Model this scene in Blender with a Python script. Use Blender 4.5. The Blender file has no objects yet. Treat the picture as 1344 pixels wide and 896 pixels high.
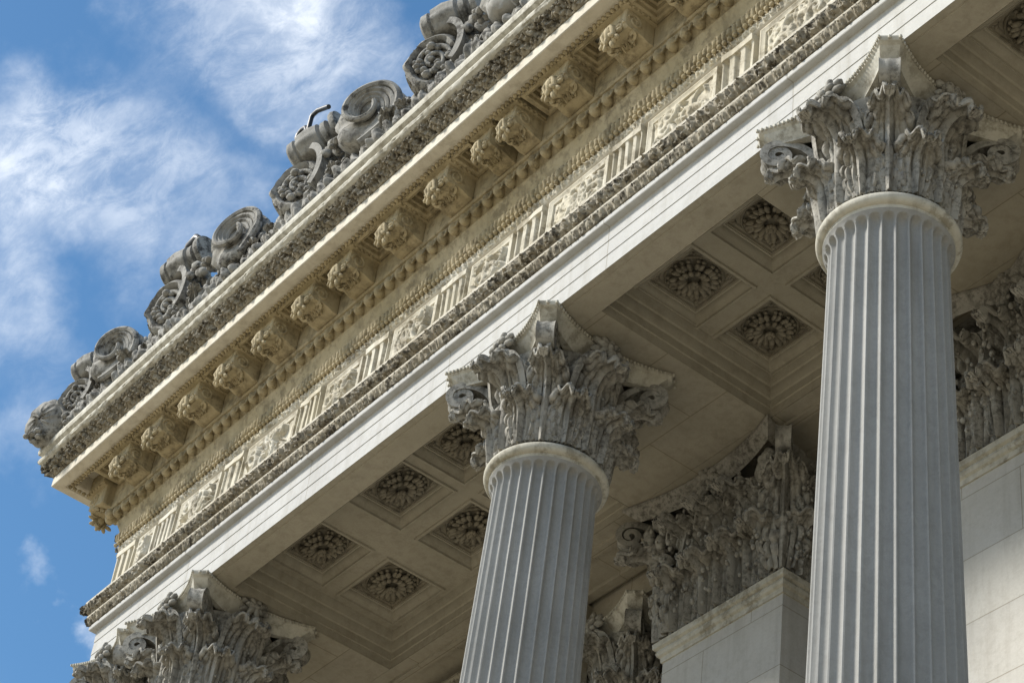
import bpy, math, random
import numpy as np
from mathutils import Matrix, Vector

rng = np.random.default_rng(7)
random.seed(7)
S = bpy.context.scene
C = S.collection
PI = math.pi

# ------------------------------------------------------------------ camera frame (photo calibration)
RIGHT = Vector((0.6160356741, 0.7795652454, 0.1130401539))
DOWN = Vector((-0.4739116057, 0.4814142096, -0.7373249953))
FWD = Vector((-0.6292120773, 0.4006474597, 0.6660133443))
FPX = 3000.0


def pixdir(x, y):
    v = RIGHT * (x - 672) + DOWN * (y - 448) + FWD * FPX
    return v.normalized()


# ------------------------------------------------------------------ numpy noise
def _hash(ix, iy, iz):
    h = (ix * 374761393 + iy * 668265263 + iz * 2147483647) & 0xFFFFFFFF
    h = ((h ^ (h >> 13)) * 1274126177) & 0xFFFFFFFF
    return ((h ^ (h >> 16)) & 0xFFFF) / 65535.0


def vnoise(P, scale=1.0, seed=0):
    p = np.asarray(P, float) * scale + seed * 17.31
    i = np.floor(p).astype(np.int64)
    f = p - i
    f = f * f * (3 - 2 * f)
    out = 0
    for dx in (0, 1):
        for dy in (0, 1):
            for dz in (0, 1):
                w = (f[..., 0] if dx else 1 - f[..., 0]) * (f[..., 1] if dy else 1 - f[..., 1]) * (f[..., 2] if dz else 1 - f[..., 2])
                out = out + w * _hash(i[..., 0] + dx, i[..., 1] + dy, i[..., 2] + dz)
    return out * 2 - 1


def fbm(P, scale=1.0, oct=3, seed=0):
    a, s, o = 1.0, scale, 0
    for k in range(oct):
        o = o + a * vnoise(P, s, seed + k)
        a *= .5
        s *= 2.03
    return o


def vn2(x, y, scale=1.0, seed=0):
    return vnoise(np.stack([x, y, np.zeros_like(x)], -1), scale, seed)


# ------------------------------------------------------------------ mesh builder
class MB:
    def __init__(self):
        self.v, self.f, self.n = [], [], 0

    def add(self, v, f):
        v = np.asarray(v, float).reshape(-1, 3)
        f = np.asarray(f, np.int64)
        self.v.append(v)
        self.f.append(f + self.n)
        self.n += len(v)
        return self

    def grid(self, P, cu=False, cv=False, flip=False):
        P = np.asarray(P, float)
        nu, nv = P.shape[:2]
        idx = np.arange(nu * nv).reshape(nu, nv)
        if cu:
            idx = np.concatenate([idx, idx[:1]], 0)
        if cv:
            idx = np.concatenate([idx, idx[:, :1]], 1)
        q = np.stack([idx[:-1, :-1], idx[1:, :-1], idx[1:, 1:], idx[:-1, 1:]], -1).reshape(-1, 4)
        if flip:
            q = q[:, ::-1]
        return self.add(P.reshape(-1, 3), q)

    def box(self, x0, x1, y0, y1, z0, z1):
        v = [(x0, y0, z0), (x1, y0, z0), (x1, y1, z0), (x0, y1, z0), (x0, y0, z1), (x1, y0, z1), (x1, y1, z1), (x0, y1, z1)]
        f = [(0, 3, 2, 1), (4, 5, 6, 7), (0, 1, 5, 4), (1, 2, 6, 5), (2, 3, 7, 6), (3, 0, 4, 7)]
        return self.add(v, f)

    def sphere(self, c, r, nu=8, nv=6, rot=None):
        th = np.linspace(0, 2 * PI, nu, endpoint=False)
        ph = np.linspace(-PI / 2 * .98, PI / 2 * .98, nv)
        P = np.stack([np.cos(th)[:, None] * np.cos(ph)[None], np.sin(th)[:, None] * np.cos(ph)[None], np.ones_like(th)[:, None] * np.sin(ph)[None]], -1) * np.asarray(r)
        if rot is not None:
            P = P @ np.asarray(rot).T
        return self.grid(P + np.asarray(c), cu=True)

    def tube(self, pts, r, n=8, close=True):
        pts = np.asarray(pts, float)
        r = np.broadcast_to(np.asarray(r, float), (len(pts),))
        T = np.gradient(pts, axis=0)
        T /= np.linalg.norm(T, axis=1, keepdims=True) + 1e-9
        ref = np.array([0, 0, 1.0])
        if abs(T[0] @ ref) > .9:
            ref = np.array([1.0, 0, 0])
        nrm = np.cross(T[0], ref)
        nrm /= np.linalg.norm(nrm)
        a = np.linspace(0, 2 * PI, n, endpoint=False)
        rows = []
        for p, t, rr in zip(pts, T, r):
            nrm = nrm - t * (nrm @ t)
            nrm /= np.linalg.norm(nrm) + 1e-9
            b = np.cross(t, nrm)
            rows.append(p + rr * (np.cos(a)[:, None] * nrm + np.sin(a)[:, None] * b))
        if close:
            rows = [np.repeat(pts[:1], n, 0)] + rows + [np.repeat(pts[-1:], n, 0)]
        return self.grid(np.array(rows), cv=True)

    def shell(self, P, th):
        """front grid P plus an offset back and closed rim"""
        P = np.asarray(P, float)
        N = gnormal(P)
        B = P - N * th
        nu, nv = P.shape[:2]
        self.grid(P)
        o0 = self.n - nu * nv
        self.grid(B, flip=True)
        o1 = self.n - nu * nv
        idx = np.arange(nu * nv).reshape(nu, nv)
        ring = np.concatenate([idx[:-1, 0], idx[-1, :-1], idx[1:, -1][::-1], idx[0, 1:][::-1]])
        nx = np.roll(ring, -1)
        self.f.append(np.stack([ring + o0, ring + o1, nx + o1, nx + o0], -1))
        return self

    def merge(self, other, M=None):
        for v, f, in zip([np.concatenate(other.v)], [np.concatenate(other.f)]):
            if M is not None:
                v = v @ np.asarray(M)[:3, :3].T + np.asarray(M)[:3, 3]
            self.add(v, f)
        return self

    def mesh(self, name, mat, smooth=40):
        v = np.concatenate(self.v).astype(np.float32)
        f = np.concatenate(self.f).astype(np.int32)
        me = bpy.data.meshes.new(name)
        me.vertices.add(len(v))
        me.vertices.foreach_set('co', v.ravel())
        me.loops.add(f.size)
        me.loops.foreach_set('vertex_index', f.ravel())
        me.polygons.add(len(f))
        me.polygons.foreach_set('loop_start', np.arange(0, f.size, 4, dtype=np.int32))
        me.polygons.foreach_set('loop_total', np.full(len(f), 4, np.int32))
        me.update(calc_edges=True)
        me.validate()
        if smooth:
            me.polygons.foreach_set('use_smooth', np.ones(len(me.polygons), bool))
            me.set_sharp_from_angle(angle=math.radians(smooth))
        me.materials.append(mat)
        return me

    def build(self, name, mat, parent=None, smooth=40):
        return link(name, self.mesh(name, mat, smooth), parent)


def gnormal(P):
    du = np.gradient(P, axis=0)
    dv = np.gradient(P, axis=1)
    n = np.cross(du, dv)
    return n / (np.linalg.norm(n, axis=-1, keepdims=True) + 1e-9)


def link(name, data, parent=None, loc=None, rot=None, scale=None):
    o = bpy.data.objects.new(name, data)
    C.objects.link(o)
    if parent is not None:
        o.parent = parent
    if loc is not None:
        o.location = loc
    if rot is not None:
        o.rotation_euler = rot
    if scale is not None:
        o.scale = scale
    return o


def tag(o, label, cat, group=None, kind='thing'):
    o['label'] = label
    o['category'] = cat
    o['kind'] = kind
    if group:
        o['group'] = group
    return o


def thing(name, label, cat, loc=(0, 0, 0), group=None, rot=None):
    return tag(link(name, None, None, loc, rot), label, cat, group)


# ------------------------------------------------------------------ materials
def stone(name, base, dark, light=None, grime=.35, gscale=9.0, streak=.4, bump=.25, rough=.85, bricks=None, fine=42.0, blotch=1.1):
    m = bpy.data.materials.new(name)
    m.use_nodes = True
    nt = m.node_tree
    N, L = nt.nodes, nt.links
    for n in list(N):
        N.remove(n)
    out = N.new('ShaderNodeOutputMaterial')
    bs = N.new('ShaderNodeBsdfPrincipled')
    L.new(bs.outputs[0], out.inputs[0])
    bs.inputs['Roughness'].default_value = rough
    bs.inputs['Specular IOR Level'].default_value = .25
    geo = N.new('ShaderNodeNewGeometry')
    pos = geo.outputs['Position']

    def noise(scale, detail, vec=None, rough_=.6):
        n = N.new('ShaderNodeTexNoise')
        n.inputs['Scale'].default_value = scale
        n.inputs['Detail'].default_value = detail
        n.inputs['Roughness'].default_value = rough_
        L.new(vec or pos, n.inputs['Vector'])
        return n.outputs['Fac']

    def mr(x, a, b, c=0., d=1.):
        n = N.new('ShaderNodeMapRange')
        n.inputs[1].default_value, n.inputs[2].default_value = a, b
        n.inputs[3].default_value, n.inputs[4].default_value = c, d
        L.new(x, n.inputs[0])
        return n.outputs[0]

    def mix(fac, a, b):
        n = N.new('ShaderNodeMix')
        n.data_type = 'RGBA'
        if isinstance(fac, float):
            n.inputs[0].default_value = fac
        else:
            L.new(fac, n.inputs[0])
        for k, c in ((6, a), (7, b)):
            if isinstance(c, tuple):
                n.inputs[k].default_value = (*c, 1)
            else:
                L.new(c, n.inputs[k])
        return n.outputs[2]

    def mul(a, b):
        n = N.new('ShaderNodeMath')
        n.operation = 'MULTIPLY'
        for k, c in ((0, a), (1, b)):
            if isinstance(c, float):
                n.inputs[k].default_value = c
            else:
                L.new(c, n.inputs[k])
        return n.outputs[0]

    light = light or tuple(min(1, c * 1.25) for c in base)
    col = mix(mr(noise(blotch, 6), .35, .68), base, light)
    mp = N.new('ShaderNodeMapping')
    mp.inputs['Scale'].default_value = (5, 5, .35)
    L.new(pos, mp.inputs['Vector'])
    col = mix(mul(mr(noise(1.6, 5, mp.outputs[0]), .5, .78), streak), col, dark)
    g = mul(mr(noise(gscale, 7, None, .72), .47, .60), mr(noise(gscale * .15, 3), .32, .52))
    col = mix(mul(g, grime), col, dark)
    fn = noise(fine, 6, None, .75)
    col = mix(mr(fn, .25, .75, 0., .22), col, tuple(c * .45 for c in base))
    h = fn
    if bricks:
        axes, bw, bh, off = bricks
        sp = N.new('ShaderNodeSeparateXYZ')
        L.new(pos, sp.inputs[0])
        cb = N.new('ShaderNodeCombineXYZ')
        L.new(sp.outputs[axes[0]], cb.inputs[0])
        L.new(sp.outputs[axes[1]], cb.inputs[1])
        bk = N.new('ShaderNodeTexBrick')
        bk.offset = off
        bk.inputs['Scale'].default_value = 1
        bk.inputs['Mortar Size'].default_value = .006
        bk.inputs['Mortar Smooth'].default_value = .2
        bk.inputs['Brick Width'].default_value = bw
        bk.inputs['Row Height'].default_value = bh
        bk.inputs['Color1'].default_value = (.93, .93, .94, 1)
        bk.inputs['Color2'].default_value = (1.03, 1.02, 1.0, 1)
        bk.inputs['Mortar'].default_value = (.66, .63, .58, 1)
        L.new(cb.outputs[0], bk.inputs['Vector'])
        n = N.new('ShaderNodeMix')
        n.data_type = 'RGBA'
        n.blend_type = 'MULTIPLY'
        n.inputs[0].default_value = 1
        L.new(col, n.inputs[6])
        L.new(bk.outputs['Color'], n.inputs[7])
        col = n.outputs[2]
    L.new(col, bs.inputs['Base Color'])
    bp = N.new('ShaderNodeBump')
    bp.inputs['Strength'].default_value = bump
    bp.inputs['Distance'].default_value = .02
    L.new(h, bp.inputs['Height'])
    L.new(bp.outputs[0], bs.inputs['Normal'])
    return m


M = {}
M['arch'] = stone('pale_architrave_stone', (.46, .462, .45), (.25, .235, .19), (.54, .545, .53), grime=.15, streak=.4, bump=.12, bricks=((0, 2), 2.3, 60.0, 0.0))
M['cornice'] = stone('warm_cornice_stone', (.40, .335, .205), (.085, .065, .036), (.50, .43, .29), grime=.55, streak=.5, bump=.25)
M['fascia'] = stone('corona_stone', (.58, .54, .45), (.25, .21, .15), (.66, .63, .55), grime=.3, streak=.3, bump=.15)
M['frieze'] = stone('frieze_stone', (.54, .495, .38), (.17, .14, .09), (.66, .64, .57), grime=.7, streak=.7, gscale=6, bump=.3)
M['carved'] = stone('weathered_carved_stone', (.27, .235, .17), (.035, .028, .018), (.42, .39, .32), grime=.95, gscale=13, streak=.5, bump=.5)
M['capital'] = stone('weathered_capital_stone', (.30, .287, .252), (.03, .026, .02), (.43, .42, .385), grime=.65, gscale=22, streak=.9, bump=.2)
M['abacus'] = stone('abacus_stone', (.47, .45, .38), (.14, .12, .08), (.62, .61, .55), grime=.6, streak=.4, bump=.25)
M['shaft'] = stone('grey_shaft_stone', (.30, .302, .292), (.14, .135, .12), (.36, .362, .352), grime=.16, gscale=14, streak=.45, bump=.15)
M['ceiling'] = stone('brown_ceiling_stone', (.36, .335, .27), (.13, .105, .07), (.42, .39, .32), grime=.22, streak=.2, bump=.2)
M['ceilblock'] = stone('ceiling_block_stone', (.36, .335, .27), (.13, .105, .07), (.42, .39, .32), grime=.2, streak=.2, bump=.2, bricks=((0, 1), 1.13, .71, .5))
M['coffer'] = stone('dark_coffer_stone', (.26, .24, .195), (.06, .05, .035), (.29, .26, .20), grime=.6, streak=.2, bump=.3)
M['wall'] = stone('ashlar_wall_stone', (.50, .49, .455), (.24, .21, .17), (.57, .565, .535), grime=.15, gscale=14, streak=.35, bump=.2, bricks=((0, 2), 1.25, .62, .5))
M['wallside'] = stone('ashlar_side_stone', (.50, .49, .455), (.24, .21, .17), (.57, .565, .535), grime=.15, gscale=14, streak=.35, bump=.2, bricks=((1, 2), 1.25, .62, .5))
M['interior'] = stone('dark_void_surface', (.10, .09, .075), (.03, .027, .02), grime=.5)  # near-black colour stands in for the unlit void behind the pilasters
M['crest'] = stone('grey_crest_stone', (.26, .255, .235), (.035, .032, .027), (.39, .385, .36), grime=.95, gscale=10, streak=.7, bump=.35)
M['paving'] = stone('sandstone_paving', (.36, .31, .22), (.15, .12, .08), grime=.2, bricks=((0, 1), 1.2, .8, .5))


def metal(name, c):
    m = bpy.data.materials.new(name)
    m.use_nodes = True
    b = m.node_tree.nodes['Principled BSDF']
    n = m.node_tree.nodes.new('ShaderNodeTexNoise')
    n.inputs['Scale'].default_value = 30
    r = m.node_tree.nodes.new('ShaderNodeMapRange')
    r.inputs[3].default_value, r.inputs[4].default_value = .35, .6
    m.node_tree.links.new(n.outputs['Fac'], r.inputs[0])
    m.node_tree.links.new(r.outputs[0], b.inputs['Roughness'])
    b.inputs['Base Color'].default_value = (*c, 1)
    return m


M['iron'] = metal('black_iron', (.012, .014, .018))

# ------------------------------------------------------------------ key dimensions
YF = 8.15            # front face of the architrave
XC = -20.37          # left end of the front face
XR = -2.0            # right end of what is built
YB = 13.5            # how far the return runs back
ZA = 13.55           # underside of the architrave
YC = 8.764           # axis of the columns
GZ = -1.65           # street level
PZ = 1.6             # top of the podium


def sweep(profile, disp=None, du=None, ret=True, sub=1, ret_len=YB):
    """profile: list of (p, z) from bottom/back to top; swept along the front, mitred, and along the return.
    disp(s, t, P) -> outward displacement along the surface normal."""
    pr = np.array(profile, float)
    if sub > 1:
        d = np.r_[0, np.cumsum(np.linalg.norm(np.diff(pr, axis=0), axis=1))]
        t = np.linspace(0, d[-1], sub)
        pr = np.stack([np.interp(t, d, pr[:, 0]), np.interp(t, d, pr[:, 1])], -1)
    tv = np.linspace(0, 1, len(pr))
    tg = np.gradient(pr, axis=0)
    nn = np.stack([tg[:, 1], -tg[:, 0]], -1)
    nn /= np.linalg.norm(nn, axis=1, keepdims=True) + 1e-9
    mb = MB()
    for side in ((0, 1) if ret else (0,)):
        L = (XR - XC + 1.4) if side == 0 else (ret_len - YF + 1.4)
        n = 2 if du is None else int(L / du) + 1
        s = np.linspace(0, L, n)            # distance, counted from the corner's outermost point
        ss, tt = np.meshgrid(s, tv, indexing='ij')
        d = np.zeros_like(ss) if disp is None else disp(ss if side == 0 else ss + 31.7, tt)
        p = pr[None, :, 0] + d * nn[None, :, 0]
        z = pr[None, :, 1] + d * nn[None, :, 1]
        along = np.maximum(ss - 1.4, -p)     # mitre clamp
        if side == 0:
            P = np.stack([XC + along, YF - p, z], -1)
            mb.grid(P, flip=False)
        else:
            P = np.stack([XC - p, YF + along, z], -1)
            mb.grid(P, flip=True)
    return mb


def beads(p, z, r, pitch, mb=None, ret=True, rz=None, jitter=0.0, nu=7, nv=5, elong=1.0):
    mb = mb or MB()
    x = XC - p
    while x < XR:
        q = 1 + jitter * (random.random() - .5)
        mb.sphere((x, YF - p, z + jitter * .1 * r), (r * elong * q, r * q, (rz or r) * q), nu, nv)
        x += pitch
    if ret:
        y = YF - p
        while y < YF + 2.2:
            mb.sphere((XC - p, y, z), (r, r * elong, rz or r), nu, nv)
            y += pitch
    return mb


def rect_ring(x0, x1, y0, y1, prof, mb=None):
    """mitred square frame: prof = [(inset, z)...]"""
    mb = mb or MB()
    pr = np.array(prof, float)
    i, z = pr[:, 0], pr[:, 1]
    P = np.stack([np.stack([x0 + i, y0 + i, z], -1), np.stack([x1 - i, y0 + i, z], -1), np.stack([x1 - i, y1 - i, z], -1), np.stack([x0 + i, y1 - i, z], -1)], 0)
    mb.grid(P, cu=True)
    return mb


# ================================================================== ENTABLATURE
ent = thing('entablature', 'long carved stone entablature with bracketed cornice running above all the columns', 'entablature', (0, 0, 0))

# architrave: three plain fasciae parted by thin grooves
def groove(z, p, w=.005, d=.012):
    return [(p, z - w), (p - d, z - w + .002), (p - d, z + w - .002), (p + .004, z + w)]


sweep([(-.31, ZA + .25), (-.31, ZA), (-.075, ZA), (-.072, ZA + .006), (-.06, ZA + .006), (-.057, ZA), (-.002, ZA)]).build('soffit', M['ceiling'], ent, 25)
prof = [(-.003, ZA), (0, ZA)] + groove(13.715, .0) + groove(13.885, .004) + [(.012, 14.050), (.035, 14.054), (.075, 14.048), (.08, 14.056), (.082, 14.100), (.06, 14.107)]
sweep(prof).build('architrave', M['arch'], ent, 25)


def leafrow(pitch, amp, seed=0, rows=1.0, rough=.4):
    def f(s, t):
        u = (s / pitch) % 1.0 - .5
        k = np.floor(s / pitch)
        body = np.clip(1 - (2 * np.abs(u)) ** 2.2, 0, 1) * np.clip(1.25 - np.abs(2 * t - 1) ** 2.5, 0, 1)
        rib = np.exp(-(u / .07) ** 2) * .45
        dart = np.exp(-((np.abs(u) - .5) / .06) ** 2) * .5 * t
        nz = vn2(s, t * .2, 60, seed) * rough + vn2(k * 3.7, t, 3, seed + 5) * .25
        return amp * (body * (.8 + nz) - rib * .6 + dart - .45)
    return f


def tongue(pitch, amp, seed=0):
    def f(s, t):
        u = (s / pitch) % 1.0 - .5
        e = np.clip(1 - (2 * np.abs(u)) ** 2, 0, 1) ** .5
        cap = np.clip(np.minimum(t, 1 - t) * 6, 0, 1)
        return amp * (e * cap - .6 + .25 * vn2(s, t * .15, 45, seed))
    return f


# crown of the architrave: two carved rows
sweep([(.06, 14.108), (.085, 14.115), (.13, 14.215)], leafrow(.092, .045, 1), .0085, sub=10).build('leaf_and_dart_moulding', M['carved'], ent, 60)
sweep([(.12, 14.215), (.125, 14.232), (.105, 14.24), (.10, 14.25)]).build('crown_fillet', M['fascia'], ent, 25)
sweep([(.10, 14.25), (.155, 14.31), (.165, 14.40)], leafrow(.12, .05, 3, rough=.8), .009, sub=12).build('crown_moulding', M['carved'], ent, 60)
sweep([(.16, 14.40), (.165, 14.425), (-.02, 14.44)]).build('crown_top_fillet', M['fascia'], ent, 25)

# frieze wall
sweep([(-.03, 14.44), (-.03, 15.10)]).build('frieze', M['frieze'], ent, 25)


def relief(w, h, seed, dens=9):
    """arabesque height field made of spiral stems and leaves"""
    r = np.random.default_rng(seed)
    nx, nz = int(w / .011), int(h / .011)
    X, Z = np.meshgrid(np.linspace(0, w, nx), np.linspace(0, h, nz), indexing='ij')
    H = np.zeros_like(X)
    for k in range(dens):
        cx, cz = r.uniform(.08, w - .08), r.uniform(.06, h - .05)
        a0, turn, R = r.uniform(0, 6.28), r.choice([-1, 1]) * r.uniform(2.5, 6.5), r.uniform(.07, .19)
        t = np.linspace(0, 1, 60)
        px = cx + R * (1 - .8 * t) * np.cos(a0 + turn * t)
        pz = cz + 1.2 * R * (1 - .8 * t) * np.sin(a0 + turn * t)
        d = np.full_like(X, 9.)
        for x, z in zip(px, pz):
            np.minimum(d, (X - x) ** 2 + (Z - z) ** 2, out=d)
        rad = r.uniform(.016, .032)
        H = np.maximum(H, np.sqrt(np.clip(1 - d / rad ** 2, 0, 1)) * rad * 1.9)
    for k in range(dens * 2):
        cx, cz, a = r.uniform(.03, w - .03), r.uniform(.03, h - .03), r.uniform(0, 3.14)
        u = (X - cx) * np.cos(a) + (Z - cz) * np.sin(a)
        v = -(X - cx) * np.sin(a) + (Z - cz) * np.cos(a)
        e = 1 - (u / r.uniform(.04, .10)) ** 2 - (v / r.uniform(.014, .03)) ** 2
        H = np.maximum(H, np.sqrt(np.clip(e, 0, 1)) * .05 * (1 - .4 * np.abs(np.sin(v * 220))))
    edge = np.minimum.reduce([X, w - X, Z, h - Z])
    H *= np.clip(edge / .03, 0, 1)
    return X, Z, H + .004 * vn2(X, Z, 40, seed)


TRI = [-20.12, -19.22, -17.85, -16.38, -15.2, -13.93, -12.75, -11.35, -9.9, -8.45, -7.0, -5.5, -4.0]
FZ0, FZ1 = 14.44, 15.075
for k, x in enumerate(TRI):
    w = .40
    mb = MB()
    n = 61
    u = np.linspace(-.5, .5, n)
    flute = -(.075 - .02 * (k % 3)) * np.clip(np.sin((u + .5) * (3 + k % 2) * 2 * PI - PI / 2 + .25 * np.sin(k)), -.2, 1) - .01
    flute[0] = flute[-1] = -.03
    zz = np.array([FZ0, FZ0 + .03, FZ1 - .10, FZ1 - .075, FZ1 - .07, FZ1])
    dep = np.array([0, 1, 1, .5, 0, 0])
    P = np.zeros((n, len(zz), 3))
    P[..., 0] = x + u[:, None] * w
    P[..., 1] = YF - .03 - (flute[:, None] * dep[None, :] + .018 * (1 - dep[None]) * 1.0)
    P[..., 1] += .012 * vnoise(np.stack([P[..., 0], P[..., 2] * 0 + zz[None], P[..., 0] * 0], -1), 9, k)
    P[..., 2] = zz[None]
    P[0, :, 1] = YF + .03
    P[-1, :, 1] = YF + .03
    mb.grid(P)
    mb.build('triglyph', M['frieze'], ent, 35)
    if k < len(TRI) - 1:
        a, b = x + w / 2 + .07, TRI[k + 1] - w / 2 - .07
        if b - a > .25:
            # raised frame, then the relief inside
            fr = MB()
            i = np.array([0, 0, .02, .045, .06, .075])
            q = np.array([-.04, .028, .034, .02, .018, -.02])
            z0, z1 = FZ0 + .02, FZ1 - .02
            P = np.stack([np.stack([a + i, YF - q, z0 + i], -1), np.stack([b - i, YF - q, z0 + i], -1), np.stack([b - i, YF - q, z1 - i], -1), np.stack([a + i, YF - q, z1 - i], -1)], 0)
            fr.grid(P, cu=True)
            frame = fr.build('relief_panel', M['frieze'], ent, 35)
            X, Z, H = relief(b - a - .15, z1 - z0 - .15, 100 + k, dens=int(9 + 7 * (b - a)))
            fade = .9 if x > -13.0 else 1.5
            MB().grid(np.stack([a + .075 + X, YF - .0 - H * fade, z0 + .075 + Z], -1)).build('relief_carving', M['frieze'], frame, 60)

# mouldings over the frieze
sweep([(-.03, 15.075), (.02, 15.085), (.034, 15.10), (.02, 15.125), (.015, 15.13)]).build('taenia', M['fascia'], ent, 40)
sweep([(.015, 15.13), (.035, 15.215)], leafrow(.085, .03, 9, rough=.9), .009, sub=7).build('waterleaf_moulding', M['frieze'], ent, 60)
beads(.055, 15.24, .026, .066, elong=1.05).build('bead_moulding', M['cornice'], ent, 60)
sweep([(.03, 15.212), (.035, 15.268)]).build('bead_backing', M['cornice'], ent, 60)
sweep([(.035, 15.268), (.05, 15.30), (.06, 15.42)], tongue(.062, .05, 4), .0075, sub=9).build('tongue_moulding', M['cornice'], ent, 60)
sweep([(.05, 15.42), (.055, 15.428), (.07, 15.475), (.10, 15.55), (.107, 15.568), (.09, 15.571)]).build('bed_fascia', M['cornice'], ent, 30)
# egg and dart
sweep([(.075, 15.571), (.09, 15.59), (.125, 15.65), (.165, 15.725), (.172, 15.745)]).build('egg_backing', M['cornice'], ent, 40)
eg = MB()
nrm_a = math.radians(-40)
RX = np.array([[1, 0, 0], [0, math.cos(.48), math.sin(.48)], [0, -math.sin(.48), math.cos(.48)]])
x = XC - .2
while x < XR:
    cx = np.array([x, YF - .142, 15.662])
    eg.sphere(cx, (.052, .072, .094), 12, 8, RX)
    arc = []
    for a in np.linspace(-PI * .95, -PI * .05 + 0, 13):
        l = np.array([.068 * math.cos(a), -.052, .11 * math.sin(a) * 1.0 + .03])
        arc.append(cx + RX @ l + np.array([0, .035, 0]))
    eg.tube(arc, .014, 6)
    dart = [cx + RX @ np.array([.09, -.028, .075]), cx + RX @ np.array([.09, -.04, .0]), cx + RX @ np.array([.09, -.02, -.085])]
    eg.tube(dart, [.013, .018, .006], 6)
    x += .18
y = YF - .2
while y < YF + 2.2:
    eg.sphere((XC - .135, y, 15.662), (.052, .062, .07), 10, 7)
    y += .22
eg.build('egg_and_dart_moulding', M['cornice'], ent, 60)['kind'] = 'stuff'
sweep([(.165, 15.745), (.19, 15.75), (.20, 15.775), (.19, 15.79), (.19, 16.30), (.19, 16.31)]).build('bracket_wall', M['cornice'], ent, 30)

# soffit and corona
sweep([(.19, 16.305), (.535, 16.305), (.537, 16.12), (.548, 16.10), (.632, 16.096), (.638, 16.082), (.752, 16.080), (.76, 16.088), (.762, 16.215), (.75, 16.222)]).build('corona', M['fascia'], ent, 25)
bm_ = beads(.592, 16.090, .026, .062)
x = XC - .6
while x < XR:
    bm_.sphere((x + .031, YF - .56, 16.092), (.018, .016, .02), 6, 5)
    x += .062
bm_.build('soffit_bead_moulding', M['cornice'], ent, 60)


# sima: imbricated leaves
def scales(s, t):
    out = np.full_like(s, -1.)
    rows = 5
    for r in range(rows + 1):
        for off in (0, 1):
            pitch = .095
            c0 = (r + .0) / rows
            u = ((s / pitch + .5 * (r % 2)) % 1.0) - .5
            kk = np.floor(s / pitch + .5 * (r % 2))
            jit = vn2(kk * 7.3, kk * 0 + r * 3.1, 1.0, 2) * .06
            v = (c0 - t + jit) * rows
            tip = np.clip(1 - (np.abs(u) * 2) ** 2 * .7, 0, 1)
            inside = (v > -.35) & (v < tip * 1.35)
            h = .25 + .75 * v / 1.35 - .5 * np.exp(-(u / .06) ** 2) * (v < 1) + .15 * np.cos(u * 22 + v * 4)
            out = np.where(inside & (h > out), h, out)
    return np.clip(t * 3.2 - .1, 0, 1) * (.044 * out + .022 * np.cos(s * 2 * PI / .19 + 2.5 * t) * np.sin(PI * t) + .02 * fbm(np.stack([s, t * .2, s * 0], -1), 30, 3, 6) - .016)


sweep([(.75, 16.222), (.775, 16.224), (.80, 16.262), (.835, 16.31), (.875, 16.375), (.90, 16.40)], scales, .0065, sub=34).build('sima', M['carved'], ent, 60)
sweep([(.88, 16.40), (.905, 16.405), (.935, 16.425), (.948, 16.455), (.94, 16.485), (.915, 16.50), (.90, 16.503), (.90, 16.53)], lambda s, t: .006 * vn2(s, t, 14, 3) - .008 * (vn2(s, t * .3, 22, 8) > .55), .02, sub=14).build('rope_roll', M['abacus'], ent, 40)
sweep([(.90, 16.53), (.93, 16.535), (.962, 16.56), (.97, 16.60), (.968, 16.65), (.94, 16.685), (.90, 16.695), (.5, 16.72), (-.6, 16.74)]).build('cornice_roll', M['abacus'], ent, 40)


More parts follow.
